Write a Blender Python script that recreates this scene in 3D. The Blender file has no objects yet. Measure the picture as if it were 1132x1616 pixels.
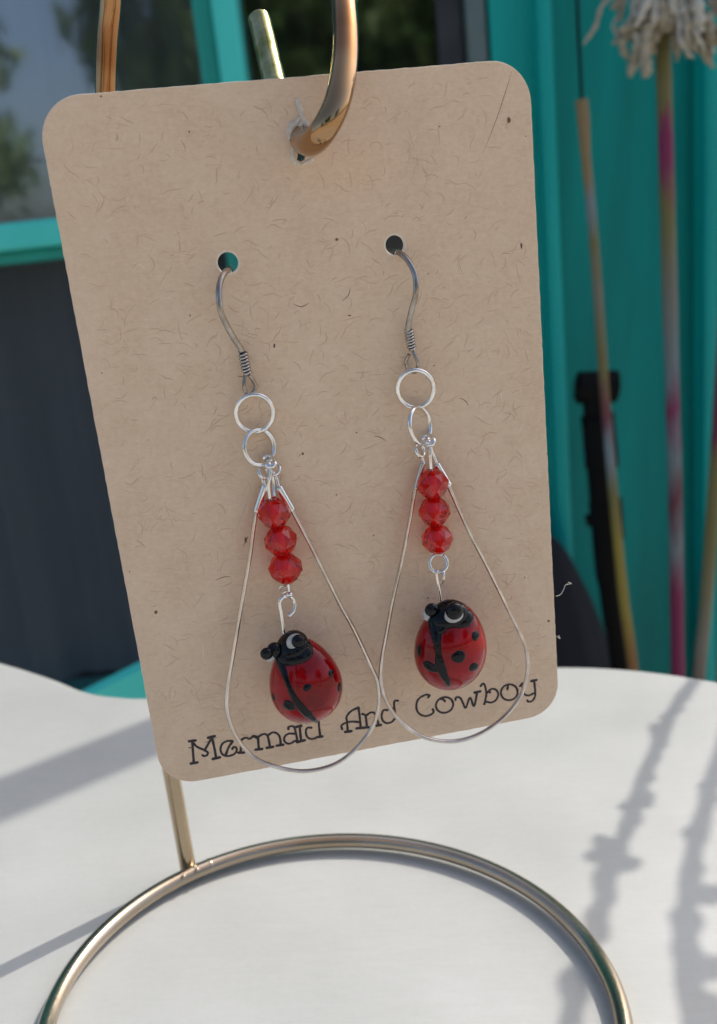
import bpy, bmesh, math, random
import numpy as np
from mathutils import Vector, Matrix, Quaternion
from mathutils.bvhtree import BVHTree

random.seed(11)
scene = bpy.context.scene
COL = scene.collection

# ------------------------------------------------------------------ camera
# metres; the table top is z = 0, the ground is z = -0.72
H = 0.100
FOC, PX, PY = 1449.57, 566.0, 808.0
_d0 = Vector((0.10293753, 0.95400514, 0.28156358))
_r0 = Vector((0.97846607, -0.14803073, 0.14384388))
_n = (_d0 + Vector((math.tan(math.radians(-3.7)), 0, 0))).normalized()
_up = -_n
_fw = (Vector((0, 0, 1)) - _n * _n.z).normalized()
_rt = _fw.cross(_up)
if _rt.x < 0:
    _rt = -_rt
M3 = Matrix((_rt, _fw, _up))            # world = M3 @ (right, down, forward)
CAM = Vector((0, 0, H))
cd = bpy.data.cameras.new("camera")
cam = bpy.data.objects.new("camera", cd)
COL.objects.link(cam)
cd.sensor_fit = 'VERTICAL'
cd.sensor_height = 36.0
cd.sensor_width = 36.0
cd.lens = 36.0 * FOC / 1616.0
cd.clip_start = 0.002
cd.clip_end = 500
cx_, cy_, cz_ = M3 @ Vector((1, 0, 0)), M3 @ Vector((0, -1, 0)), M3 @ Vector((0, 0, -1))
cam.matrix_world = Matrix(((cx_.x, cy_.x, cz_.x, CAM.x), (cx_.y, cy_.y, cz_.y, CAM.y),
                           (cx_.z, cy_.z, cz_.z, CAM.z), (0, 0, 0, 1)))
cd.dof.use_dof = True
cd.dof.focus_distance = 0.104
cd.dof.aperture_fstop = 34
scene.camera = cam

# ------------------------------------------------------------------ light
SUN_EL = math.radians(50)
SUN_H = Vector((0.7603, 0.6496, 0)).normalized()
SUN = (SUN_H * math.cos(SUN_EL) + Vector((0, 0, math.sin(SUN_EL)))).normalized()
world = bpy.data.worlds.new("World")
scene.world = world
world.use_nodes = True
wn = world.node_tree
bg = wn.nodes["Background"]
sky = wn.nodes.new("ShaderNodeTexSky")
sky.sky_type = 'NISHITA'
sky.sun_disc = False
sky.sun_elevation = SUN_EL
sky.sun_rotation = math.atan2(SUN_H.x, SUN_H.y)
sky.air_density = 0.8
sky.dust_density = 4.0
sky.ozone_density = 1.0
wn.links.new(sky.outputs[0], bg.inputs[0])
bg.inputs[1].default_value = 0.15
sl = bpy.data.lights.new("sun", 'SUN')
sl.energy = 2.0
sl.angle = math.radians(0.53)
sl.color = (1.0, 0.95, 0.87)
sun = bpy.data.objects.new("sun", sl)
COL.objects.link(sun)
sun.rotation_mode = 'QUATERNION'
sun.rotation_quaternion = SUN.to_track_quat('Z', 'Y')
sun.location = (1.0, 1.0, 2.0)
scene.view_settings.view_transform = 'Standard'
scene.view_settings.look = 'None'
scene.view_settings.exposure = 0.57
scene.view_settings.gamma = 1.0

# ------------------------------------------------------------------ geometry of the photograph
def ray(x, y):
    return M3 @ Vector(((x - PX) / FOC, (y - PY) / FOC, 1.0))
def at(x, y, depth):                       # a point at a distance along the optical axis
    return CAM + ray(x, y) * depth
def at_y(x, y, Y):                         # the point on the upright plane y = Y
    r = ray(x, y)
    return CAM + r * (Y / r.y)
def on_table(x, y, z=0.0):
    r = ray(x, y)
    return CAM + r * ((z - H) / r.z)
RW, DW = (M3 @ _r0).normalized(), (M3 @ _d0).normalized()   # card: right, down
DW = (DW - RW * DW.dot(RW)).normalized()
NF = DW.cross(RW).normalized()             # card: towards the camera
if NF.y > 0:
    NF = -NF
CARD_W, CARD_H = 0.0508, 0.0776
TL = at(56, 156, CARD_W / 0.5638493)
def on_card(x, y, off=0.0):                # off in mm in front of the card's face
    r = ray(x, y)
    o = TL + NF * off * 0.001
    return CAM + r * ((o - CAM).dot(NF) / r.dot(NF))
def card_uv(p):
    q = p - TL
    return q.dot(RW), q.dot(DW)
def card_pt(u, v, off=0.0):
    return TL + RW * u + DW * v + NF * off * 0.001

# ------------------------------------------------------------------ materials
def new_mat(name):
    m = bpy.data.materials.new(name)
    m.use_nodes = True
    nt = m.node_tree
    return m, nt, nt.nodes["Principled BSDF"]
def nd(nt, t, **kw):
    n = nt.nodes.new(t)
    for k, v in kw.items():
        setattr(n, k, v)
    return n
def lk(nt, a, b):
    nt.links.new(a, b)
def coords(nt, scale):
    """world position times scale"""
    g = nd(nt, "ShaderNodeNewGeometry")
    mp = nd(nt, "ShaderNodeMapping")
    mp.inputs["Scale"].default_value = scale if isinstance(scale, (tuple, list)) else (scale,) * 3
    lk(nt, g.outputs["Position"], mp.inputs[0])
    return mp.outputs[0]
def noise(nt, vec, scale, detail=4, rough=0.55, dist=0.0):
    n = nd(nt, "ShaderNodeTexNoise")
    n.inputs["Scale"].default_value = scale
    n.inputs["Detail"].default_value = detail
    n.inputs["Roughness"].default_value = rough
    n.inputs["Distortion"].default_value = dist
    lk(nt, vec, n.inputs["Vector"])
    return n.outputs["Fac"]
def ramp(nt, fac, stops, interp='LINEAR'):
    r = nd(nt, "ShaderNodeValToRGB")
    r.color_ramp.interpolation = interp
    el = r.color_ramp.elements
    while len(el) < len(stops):
        el.new(0.5)
    for e, (p, c) in zip(el, stops):
        e.position = p
        e.color = (*c, 1) if len(c) == 3 else c
    lk(nt, fac, r.inputs[0])
    return r.outputs[0]
def bump(nt, bs, height, strength, dist):
    b = nd(nt, "ShaderNodeBump")
    b.inputs["Strength"].default_value = strength
    b.inputs["Distance"].default_value = dist
    lk(nt, height, b.inputs["Height"])
    lk(nt, b.outputs[0], bs.inputs["Normal"])
def noisy(name, c1, c2, scale, rough=0.6, metal=0.0, rvar=0.1, bstr=0.0, bdist=0.0001, detail=4, stretch=None, **kw):
    m, nt, bs = new_mat(name)
    v = coords(nt, stretch or 1.0)
    n = noise(nt, v, scale, detail)
    lk(nt, ramp(nt, n, [(0.3, c1), (0.7, c2)]), bs.inputs["Base Color"])
    mr = nd(nt, "ShaderNodeMapRange")
    mr.inputs[3].default_value = max(0.02, rough - rvar)
    mr.inputs[4].default_value = rough + rvar
    lk(nt, n, mr.inputs[0])
    lk(nt, mr.outputs[0], bs.inputs["Roughness"])
    bs.inputs["Metallic"].default_value = metal
    for k, val in kw.items():
        bs.inputs[k.replace("_", " ")].default_value = val
    if bstr:
        bump(nt, bs, n, bstr, bdist)
    return m

# kraft card
kraft, nt, bs = new_mat("kraft_card")
v = coords(nt, 1.0)
n1 = noise(nt, v, 160, 5, 0.6)
n2 = noise(nt, v, 1500, 4, 0.65, 0.6)
n3 = noise(nt, coords(nt, (900, 900, 3500)), 1.0, 3, 0.6, 1.2)
mixn = nd(nt, "ShaderNodeMath", operation='ADD')
lk(nt, n1, mixn.inputs[0]); lk(nt, n2, mixn.inputs[1])
mixm = nd(nt, "ShaderNodeMath", operation='ADD')
lk(nt, mixn.outputs[0], mixm.inputs[0]); lk(nt, n3, mixm.inputs[1])
dv = nd(nt, "ShaderNodeMath", operation='DIVIDE')
lk(nt, mixm.outputs[0], dv.inputs[0]); dv.inputs[1].default_value = 3.0
lk(nt, ramp(nt, dv.outputs[0], [(0.36, (0.72, 0.505, 0.325)), (0.5, (0.79, 0.575, 0.385)), (0.64, (0.84, 0.635, 0.44))]), bs.inputs["Base Color"])
bs.inputs["Roughness"].default_value = 0.78
bump(nt, bs, mixn.outputs[0], 0.35, 0.00012)
card_core_lit = noisy("card_core_lit", (0.78, 0.70, 0.58), (0.86, 0.79, 0.68), 3000, 0.9)  # pale paper core; sunlit card edges put into its colour
card_tear = noisy("torn_paper", (0.60, 0.52, 0.43), (0.76, 0.70, 0.60), 2500, 0.95)
fib_mats = [noisy("fibre_tan", (0.62, 0.41, 0.26), (0.70, 0.485, 0.32), 900, 0.8),
            noisy("fibre_brown", (0.46, 0.28, 0.17), (0.56, 0.37, 0.235), 900, 0.8),
            noisy("fibre_pale", (0.82, 0.63, 0.45), (0.85, 0.68, 0.50), 900, 0.8)]
speck_mat = noisy("fibre_dark", (0.13, 0.06, 0.035), (0.24, 0.13, 0.08), 3000, 0.8)
ink = noisy("black_ink", (0.012, 0.008, 0.012), (0.045, 0.028, 0.032), 2500, 0.55)

# metals
def metal(name, c1, c2, scale, rough, rvar=0.08, bstr=0.15, bdist=0.00002):
    return noisy(name, c1, c2, scale, rough, 1.0, rvar, bstr, bdist)
silver = metal("bright_silver", (0.72, 0.70, 0.66), (0.95, 0.93, 0.89), 700, 0.12, 0.05, 0.5, 0.00006)
hoop_metal = metal("hoop_silver", (0.50, 0.43, 0.38), (0.76, 0.70, 0.63), 500, 0.15)
steel = metal("ear_wire_steel", (0.27, 0.235, 0.20), (0.50, 0.45, 0.39), 600, 0.22)
coil_metal = metal("coil_steel", (0.42, 0.39, 0.36), (0.62, 0.58, 0.54), 1500, 0.22)
coil_gap_dark = metal("coil_gap_shade", (0.05, 0.045, 0.04), (0.09, 0.08, 0.07), 1500, 0.4)  # dark core: shade between the coil turns put into colour
# brass stand: worn champagne plating, orange and dark reflections put into its upper colour
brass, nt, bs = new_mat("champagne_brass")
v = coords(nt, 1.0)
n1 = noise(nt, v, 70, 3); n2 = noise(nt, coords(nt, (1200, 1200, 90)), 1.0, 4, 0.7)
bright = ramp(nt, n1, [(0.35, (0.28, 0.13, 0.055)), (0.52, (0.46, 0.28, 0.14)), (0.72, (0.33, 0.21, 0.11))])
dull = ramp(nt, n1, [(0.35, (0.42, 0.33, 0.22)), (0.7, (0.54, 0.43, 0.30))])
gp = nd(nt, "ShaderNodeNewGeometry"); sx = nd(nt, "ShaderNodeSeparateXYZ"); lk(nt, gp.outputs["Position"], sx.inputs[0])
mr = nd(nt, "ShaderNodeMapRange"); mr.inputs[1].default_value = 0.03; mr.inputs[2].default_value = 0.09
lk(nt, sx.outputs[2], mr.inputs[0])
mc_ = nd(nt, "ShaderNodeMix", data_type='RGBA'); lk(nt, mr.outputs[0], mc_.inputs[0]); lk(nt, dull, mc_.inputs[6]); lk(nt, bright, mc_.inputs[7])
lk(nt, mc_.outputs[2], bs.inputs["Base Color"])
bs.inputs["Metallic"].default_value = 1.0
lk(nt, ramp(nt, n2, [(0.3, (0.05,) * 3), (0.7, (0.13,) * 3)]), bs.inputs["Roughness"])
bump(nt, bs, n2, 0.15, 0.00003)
nickel, nt, bs = new_mat("worn_champagne_ring")
v = coords(nt, 1.0)
n1 = noise(nt, v, 60, 3); n2 = noise(nt, v, 2200, 4, 0.7)
lk(nt, ramp(nt, n1, [(0.35, (0.40, 0.32, 0.23)), (0.65, (0.46, 0.39, 0.31))]), bs.inputs["Base Color"])
bs.inputs["Metallic"].default_value = 1.0
lk(nt, ramp(nt, n2, [(0.3, (0.20,) * 3), (0.7, (0.27,) * 3)]), bs.inputs["Roughness"])
bump(nt, bs, n2, 0.05, 0.00002)

# bead glass
red_glass, nt, bs = new_mat("red_crystal")
bs.inputs["Base Color"].default_value = (0.98, 0.016, 0.008, 1)
bs.inputs["Roughness"].default_value = 0.0
bs.inputs["IOR"].default_value = 1.58
bs.inputs["Transmission Weight"].default_value = 0.90
bs.inputs["Subsurface Weight"].default_value = 0.0
core_mat = noisy("drill_glow_orange", (0.85, 0.10, 0.02), (0.95, 0.22, 0.05), 1500, 0.4)  # opaque orange core; the bead's inner glow put into its colour
bug_red, nt, bs = new_mat("lampwork_red")
v = coords(nt, 1.0)
n1 = noise(nt, v, 330, 3, 0.5, 0.8)
lk(nt, ramp(nt, n1, [(0.3, (0.17, 0.0005, 0.002)), (0.7, (0.36, 0.001, 0.006))]), bs.inputs["Base Color"])
bs.inputs["Roughness"].default_value = 0.12
bs.inputs["Coat Weight"].default_value = 0.6
bs.inputs["Coat Roughness"].default_value = 0.035
bs.inputs["Coat IOR"].default_value = 1.45
bs.inputs["Specular IOR Level"].default_value = 0.1
bs.inputs["Subsurface Weight"].default_value = 0.25
bs.inputs["Subsurface Radius"].default_value = (0.0018, 0.0002, 0.0002)
bs.inputs["Subsurface Scale"].default_value = 1.0
bump(nt, bs, noise(nt, v, 260, 2), 0.6, 0.0005)
bug_black = noisy("lampwork_black", (0.002, 0.002, 0.003), (0.006, 0.006, 0.008), 350, 0.07, 0, 0.03, 0.6, 0.0004, Coat_Weight=0.0, Specular_IOR_Level=0.28)
bug_white = noisy("lampwork_white", (0.34, 0.34, 0.32), (0.52, 0.51, 0.47), 900, 0.15, 0, 0.04, Coat_Weight=0.7)

# table
white_paint, nt, bs = new_mat("white_table_paint")
br_raw = noise(nt, coords(nt, (160, 900, 900)), 1.0, 5, 0.6, 1.0)
brm = nd(nt, "ShaderNodeMath", operation='MULTIPLY_ADD'); lk(nt, br_raw, brm.inputs[0]); brm.inputs[1].default_value = 0.45; brm.inputs[2].default_value = 0.275
brush = brm.outputs[0]
blot = noise(nt, coords(nt, 1.0), 28, 4, 0.55)
fine = noise(nt, coords(nt, 1.0), 900, 3, 0.6)
ad = nd(nt, "ShaderNodeMath", operation='ADD'); lk(nt, brush, ad.inputs[0]); lk(nt, blot, ad.inputs[1])
a2 = nd(nt, "ShaderNodeMath", operation='MULTIPLY_ADD'); lk(nt, fine, a2.inputs[0]); a2.inputs[1].default_value = 0.35; lk(nt, ad.outputs[0], a2.inputs[2])
hf = nd(nt, "ShaderNodeMath", operation='MULTIPLY'); lk(nt, a2.outputs[0], hf.inputs[0]); hf.inputs[1].default_value = 0.43
lk(nt, ramp(nt, hf.outputs[0], [(0.32, (0.382, 0.388, 0.365)), (0.5, (0.432, 0.439, 0.417)), (0.66, (0.476, 0.484, 0.467))]), bs.inputs["Base Color"])
lk(nt, ramp(nt, blot, [(0.3, (0.36,) * 3), (0.7, (0.52,) * 3)]), bs.inputs["Roughness"])
bump(nt, bs, a2.outputs[0], 0.30, 0.00010)

turquoise = noisy("turquoise_trim_paint", (0.05, 0.66, 0.585), (0.085, 0.74, 0.66), 26, 0.5, 0, 0.08, 0.2, 0.0006, stretch=(1, 1, 0.25))
teal_wall_m = noisy("shaded_teal_paint", (0.0, 0.22, 0.20), (0.0, 0.32, 0.29), 14, 0.55, 0, 0.07, 0.25, 0.0008, stretch=(2.2, 2.2, 0.3), Specular_IOR_Level=0.25)  # the wall's shade is put into this deeper teal
teal_lit = noisy("lit_teal_paint", (0.0, 0.33, 0.305), (0.006, 0.42, 0.385), 16, 0.45, 0, 0.08, 0.25, 0.0008, stretch=(2, 2, 0.3), Specular_IOR_Level=0.3)  # lighter copy of the wall teal for its lit bands
teal_shaded = noisy("shaded_trim_paint", (0.003, 0.30, 0.25), (0.008, 0.38, 0.32), 18, 0.5, 0, 0.08, 0.2, 0.0006)  # trim colour darkened to paint in the shade of the recess
grey_frame = noisy("grey_screen_frame", (0.10, 0.15, 0.15), (0.14, 0.20, 0.20), 30, 0.5)
dark_frame = noisy("dark_window_channel", (0.012, 0.015, 0.020), (0.03, 0.035, 0.04), 30, 0.5)
curtain_m = noisy("grey_curtain_cloth", (0.36, 0.43, 0.50), (0.50, 0.57, 0.64), 9, 0.85, 0, 0.05, 0.15, 0.001, stretch=(1, 1, 0.4))
dark_room = noisy("dark_navy_blind", (0.018, 0.026, 0.042), (0.030, 0.042, 0.060), 12, 0.7)
black_plastic = noisy("black_plastic", (0.002, 0.0025, 0.003), (0.005, 0.0055, 0.006), 40, 0.6, Specular_IOR_Level=0.12)
navy_cloth = noisy("dark_navy_cloth", (0.003, 0.005, 0.010), (0.007, 0.010, 0.018), 60, 0.85, 0, 0.05, 0.4, 0.001)
yarn_mats = [noisy("cotton_yarn", (0.30, 0.27, 0.19), (0.48, 0.44, 0.34), 160, 0.95, 0, 0.03, 0.6, 0.0006),
             noisy("cotton_yarn_pale", (0.42, 0.42, 0.36), (0.60, 0.59, 0.52), 160, 0.95, 0, 0.03, 0.6, 0.0006),
             noisy("cotton_yarn_brown", (0.20, 0.17, 0.11), (0.33, 0.28, 0.19), 160, 0.95, 0, 0.03, 0.6, 0.0006)]
patio_m = noisy("patio_ground", (0.36, 0.315, 0.25), (0.46, 0.41, 0.33), 1.2, 0.9, 0, 0.05, 0.3, 0.01, detail=8)
bark_m = noisy("tree_bark", (0.06, 0.045, 0.03), (0.14, 0.11, 0.08), 6, 0.9, 0, 0.05, 0.6, 0.02)
leaf_m = noisy("tree_leaves", (0.030, 0.075, 0.014), (0.10, 0.17, 0.035), 1.3, 0.5)
twig_m = noisy("twig_bark", (0.10, 0.07, 0.045), (0.20, 0.15, 0.10), 200, 0.8)
glass_m, nt, bs = new_mat("window_glass")
nt.nodes.remove(bs)
out = nt.nodes["Material Output"]
tr = nd(nt, "ShaderNodeBsdfTransparent"); gl = nd(nt, "ShaderNodeBsdfGlossy"); mx = nd(nt, "ShaderNodeMixShader")
tr.inputs[0].default_value = (0.93, 0.96, 0.97, 1)
gl.inputs["Roughness"].default_value = 0.045
fr = nd(nt, "ShaderNodeFresnel"); fr.inputs[0].default_value = 2.5
wob = nd(nt, "ShaderNodeBump"); wob.inputs["Strength"].default_value = 0.25; wob.inputs["Distance"].default_value = 0.002
lk(nt, noise(nt, coords(nt, 1.0), 7, 2), wob.inputs["Height"]); lk(nt, wob.outputs[0], gl.inputs["Normal"])
lk(nt, fr.outputs[0], mx.inputs[0]); lk(nt, tr.outputs[0], mx.inputs[1]); lk(nt, gl.outputs[0], mx.inputs[2]); lk(nt, mx.outputs[0], out.inputs[0])

dimming_m, nt, bs = new_mat("matte_dimming_sheet")  # sheet added across the lower sash to darken it and stop reflections
bs.inputs["Base Color"].default_value = (0.030, 0.037, 0.044, 1)
bs.inputs["Roughness"].default_value = 0.8
bs.inputs["Specular IOR Level"].default_value = 0.1
tr = nd(nt, "ShaderNodeBsdfTransparent"); mx = nd(nt, "ShaderNodeMixShader"); mx.inputs[0].default_value = 0.40
lk(nt, tr.outputs[0], mx.inputs[1]); lk(nt, bs.outputs[0], mx.inputs[2]); lk(nt, mx.outputs[0], nt.nodes["Material Output"].inputs[0])

def painted(name, stops, seed):
    """paint dabbed along a stick"""
    m, nt, bs = new_mat(name)
    tc = nd(nt, "ShaderNodeTexCoord"); sp = nd(nt, "ShaderNodeSeparateXYZ")
    lk(nt, tc.outputs["Generated"], sp.inputs[0])
    n = noise(nt, coords(nt, (120, 120, 25)), 1.0, 3)
    ma = nd(nt, "ShaderNodeMath", operation='MULTIPLY_ADD')
    lk(nt, n, ma.inputs[0]); ma.inputs[1].default_value = 0.10; lk(nt, sp.outputs[2], ma.inputs[2])
    sb = nd(nt, "ShaderNodeMath", operation='SUBTRACT'); lk(nt, ma.outputs[0], sb.inputs[0]); sb.inputs[1].default_value = 0.05
    lk(nt, ramp(nt, sb.outputs[0], stops), bs.inputs["Base Color"])
    bs.inputs["Roughness"].default_value = 0.6
    return m

# ------------------------------------------------------------------ mesh helpers
def tag(o, label=None, cat=None, group=None, kind=None):
    if label: o["label"] = label
    if cat: o["category"] = cat
    if group: o["group"] = group
    if kind: o["kind"] = kind
    return o
def empty(name, loc, label, cat, group=None):
    o = bpy.data.objects.new(name, None)
    COL.objects.link(o)
    o.location = loc
    o.empty_display_size = 0.01
    return tag(o, label, cat, group)
def root_loc(o):
    while o.parent:
        o = o.parent
    return Vector(o.location)
def mk(name, verts, faces, mat, parent=None, smooth=True, loc=None):
    """link ONE mesh object; verts are world coordinates"""
    base = root_loc(parent) if parent else (Vector(loc) if loc is not None else Vector((0, 0, 0)))
    me = bpy.data.meshes.new(name)
    me.from_pydata([tuple(Vector(v) - base) for v in verts], [], faces)
    mats = mat if isinstance(mat, (list, tuple)) else [mat]
    for mm in mats:
        me.materials.append(mm)
    if smooth:
        me.polygons.foreach_set("use_smooth", [True] * len(me.polygons))
    me.update()
    o = bpy.data.objects.new(name, me)
    COL.objects.link(o)
    if parent:
        o.parent = parent
    else:
        o.location = base
    return o
def catmull(pts, n=8, closed=False):
    P = [Vector(p) for p in pts]
    out = []
    m = len(P)
    rng = range(m) if closed else range(m - 1)
    for i in rng:
        p0 = P[(i - 1) % m] if closed or i > 0 else P[0] * 2 - P[1]
        p1, p2 = P[i], P[(i + 1) % m]
        p3 = P[(i + 2) % m] if closed or i + 2 < m else P[-1] * 2 - P[-2]
        for k in range(n):
            t = k / n
            out.append(0.5 * ((2 * p1) + (p2 - p0) * t + (2 * p0 - 5 * p1 + 4 * p2 - p3) * t * t + (3 * p1 - p0 - 3 * p2 + p3) * t ** 3))
    if not closed:
        out.append(P[-1])
    return out
def tube(pts, r, sides=12, closed=False, flat=None):
    """verts, faces of a swept tube; r number or list; flat = (normal, factor) squashes the section"""
    n = len(pts)
    R = list(r) if isinstance(r, (list, tuple)) else [r] * n
    if len(R) != n:
        R = [R[min(len(R) - 1, int(round(i * (len(R) - 1) / (n - 1))))] for i in range(n)]
    T = []
    for i in range(n):
        a = pts[(i - 1) % n] if closed or i > 0 else pts[i]
        b = pts[(i + 1) % n] if closed or i < n - 1 else pts[i]
        d = b - a
        T.append(d.normalized() if d.length > 1e-12 else (T[-1] if T else Vector((0, 0, 1))))
    nrm = T[0].orthogonal().normalized()
    N = [nrm]
    for i in range(1, n):
        q = T[i - 1].rotation_difference(T[i])
        nrm = q @ nrm
        nrm = (nrm - T[i] * nrm.dot(T[i])).normalized()
        N.append(nrm)
    if closed:                            # spread the twist
        q = T[-1].rotation_difference(T[0])
        e = q @ N[-1]
        ang = math.atan2(e.cross(N[0]).dot(T[0]), e.dot(N[0]))
        for i in range(n):
            N[i] = Quaternion(T[i], ang * i / n) @ N[i]
    V, F = [], []
    for i in range(n):
        B = T[i].cross(N[i])
        for k in range(sides):
            a = 2 * math.pi * k / sides
            off = (N[i] * math.cos(a) + B * math.sin(a)) * R[i]
            if flat:
                off = off - flat[0] * off.dot(flat[0]) * (1 - flat[1])
            V.append(pts[i] + off)
    m = n if closed else n - 1
    for i in range(m):
        for k in range(sides):
            a, b = i * sides + k, i * sides + (k + 1) % sides
            c, d = ((i + 1) % n) * sides + (k + 1) % sides, ((i + 1) % n) * sides + k
            F.append((a, b, c, d))
    if not closed:
        F.append(tuple(range(sides - 1, -1, -1)))
        F.append(tuple(range((n - 1) * sides, n * sides)))
    return V, F
def join(parts):
    V, F = [], []
    for v, f in parts:
        o = len(V)
        V += list(v)
        F += [tuple(i + o for i in q) for q in f]
    return V, F
def box(x0, x1, y0, y1, z0, z1, bev=0.0):
    """box with chamfered long edges (verts, faces)"""
    bm = bmesh.new()
    bmesh.ops.create_cube(bm, size=1.0)
    for v in bm.verts:
        v.co = Vector(((x0 + x1) / 2 + v.co.x * (x1 - x0), (y0 + y1) / 2 + v.co.y * (y1 - y0), (z0 + z1) / 2 + v.co.z * (z1 - z0)))
    if bev:
        bmesh.ops.bevel(bm, geom=list(bm.edges), offset=bev, segments=2, affect='EDGES', profile=0.6)
    bm.verts.index_update()
    V = [v.co.copy() for v in bm.verts]
    F = [tuple(v.index for v in f.verts) for f in bm.faces]
    bm.free()
    return V, F
def ellipsoid(c, ax, ay, az, nu=20, nv=14, fn=None):
    """axes are vectors; fn(t) scales the section along az"""
    V, F = [], []
    for j in range(1, nv):
        th = math.pi * j / nv
        for i in range(nu):
            ph = 2 * math.pi * i / nu
            k = fn(math.cos(th)) if fn else 1
            V.append(c + (ax * math.cos(ph) + ay * math.sin(ph)) * math.sin(th) * k + az * math.cos(th))
    top, bot = len(V), len(V) + 1
    V += [c + az, c - az]
    for j in range(nv - 2):
        for i in range(nu):
            a, b = j * nu + i, j * nu + (i + 1) % nu
            F.append((a, b, b + nu, a + nu))
    for i in range(nu):
        F.append((top, (i + 1) % nu, i))
        F.append((bot, (nv - 2) * nu + i, (nv - 2) * nu + (i + 1) % nu))
    return V, F

# ================================================================== the patio ground
bm_ = [(-60, -60, -0.72), (60, -60, -0.72), (60, 60, -0.72), (-60, 60, -0.72)]
tag(mk("ground", bm_, [(0, 1, 2, 3)], patio_m, smooth=False), kind="structure")

# ================================================================== the white table
table = empty("side_table", (-0.03, 0.0, -0.72), "white painted side table with a wavy rounded edge under the jewelry stand", "table")
outline = [(-0.0951, 0.2208), (-0.0848, 0.2146), (-0.0748, 0.2079), (-0.0662, 0.2014), (-0.0590, 0.1985), (-0.0500, 0.1972),
           (-0.030, 0.1990), (0.0, 0.2035), (0.025, 0.2055), (0.0472, 0.2047), (0.0591, 0.2029), (0.0703, 0.1994), (0.082, 0.1937),
           (0.11, 0.178), (0.15, 0.150), (0.185, 0.10), (0.21, 0.03), (0.21, -0.06), (0.17, -0.15), (0.09, -0.21), (-0.02, -0.235),
           (-0.14, -0.22), (-0.24, -0.16), (-0.30, -0.06), (-0.315, 0.06), (-0.29, 0.16), (-0.235, 0.225), (-0.17, 0.245), (-0.125, 0.238)]
ol = catmull([Vector((x, y, 0)) for x, y in outline], 5, True)
def inset(L, d):
    n = len(L); out = []
    for i in range(n):
        t = (L[(i + 1) % n] - L[(i - 1) % n]).normalized()
        out.append(L[i] + Vector((t.y, -t.x, 0)) * d)
    return out
area = sum(ol[i].x * ol[(i + 1) % len(ol)].y - ol[(i + 1) % len(ol)].x * ol[i].y for i in range(len(ol)))
sg = -1 if area > 0 else 1
rings = []
TH = 0.016
for k in range(7):
    a = math.pi * k / 6
    rings.append([p + Vector((0, 0, -TH / 2 + math.cos(a) * TH / 2 if 0 < k < 6 else (0 if k == 0 else -TH))) for p in inset(ol, sg * 0.0045 * (1 - math.sin(a)))])
V = [p for r_ in rings for p in r_]
n_ = len(ol)
F = []
for k in range(6):
    for i in range(n_):
        a, b = k * n_ + i, k * n_ + (i + 1) % n_
        F.append((a, b, b + n_, a + n_))
F.append(tuple(range(n_ - 1, -1, -1))); F.append(tuple(range(6 * n_, 7 * n_)))
tt = mk("table_top", V, F, white_paint, table)
bm = bmesh.new(); bm.from_mesh(tt.data)
bmesh.ops.recalc_face_normals(bm, faces=bm.faces)
bm.to_mesh(tt.data); bm.free()
for f in tt.data.polygons:
    f.use_smooth = len(f.vertices) < 10
for lx, ly in ((-0.2, 0.12), (0.12, 0.1), (0.07, -0.14), (-0.2, -0.12)):
    top = Vector((lx, ly, -TH - 0.0005)); bot = Vector((lx * 1.25, ly * 1.25, -0.72))
    pts = [top.lerp(bot, t / 8) for t in range(9)]
    mk("leg", *tube(pts, [0.016, 0.015, 0.014, 0.0135, 0.013, 0.012, 0.0115, 0.011, 0.010], 16), white_paint, table)

# ================================================================== the brass stand
ROD = 0.0013
stand = empty("jewelry_stand", (-0.0064, 0.0961, 0), "champagne brass wire jewelry stand with round base ring and curved hook", "jewelry stand")
RR = 0.0012
RZ = 0.0019                                 # ring raised off the table to widen its cast shadow
def ring_xy(a):                            # slightly oval, fitted to the ring's outer edge in image pixels
    x, y, t = 0.03808 * math.cos(a), 0.0346 * math.sin(a), -0.085
    return -0.0061 + x * math.cos(t) - y * math.sin(t), 0.1001 + x * math.sin(t) + y * math.cos(t)
ring_pts = [Vector((*ring_xy(a), RZ)) for a in [2 * math.pi * i / 160 for i in range(160)]]
base_ring = mk("base_ring", *tube(ring_pts, RR, 24, True), nickel, stand)
# welded seam, right of the upright
sp = on_table(333, 1374, RR)
ang = min((i * math.pi / 720 for i in range(1440)), key=lambda t: (ring_xy(t)[0] - sp.x) ** 2 + (ring_xy(t)[1] - sp.y) ** 2)
seam = [Vector((*ring_xy(ang + d), RZ)) for d in (-0.007, -0.0035, 0.0035, 0.007)]
mk("weld_seam", *tube(seam, [RR * 1.0, RR * 1.05, RR * 1.06, RR * 1.0], 20), nickel, stand)
for (wx, wy, wr) in ((307, 1368, 0.00045), (311, 1373, 0.0004), (290, 1383, 0.0004)):
    c = on_table(wx, wy, RZ + RR * 0.86)
    mk("weld_bead", *ellipsoid(c, Vector((wr, 0, 0)), Vector((0, wr, 0)), Vector((0, 0, wr * 0.8)), 10, 8), nickel, stand)
lower = [at_y(x, y, Y) for x, y, Y in ((299, 1381, 0.1292), (286, 1306, 0.1292), (272, 1228, 0.1292), (250, 1110, 0.1291), (226, 960, 0.129), (203, 780, 0.1288),
                                      (186, 600, 0.1285), (174, 420, 0.128), (168, 260, 0.127), (167, 140, 0.126), (170, 60, 0.1253), (175, 0, 0.1245))]
hook = [at(x, y, d) for x, y, d in ((538, -52, 0.0955), (543, 0, 0.0935), (546, 55, 0.0915), (543, 110, 0.0900), (531, 165, 0.0890), (510, 206, 0.0893),
                                     (492, 225, 0.0918), (479, 222, 0.0950), (464, 203, 0.0985), (448, 172, 0.1010), (431, 120, 0.1030), (414, 48, 0.1048), (409, 30, 0.1052))]
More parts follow.
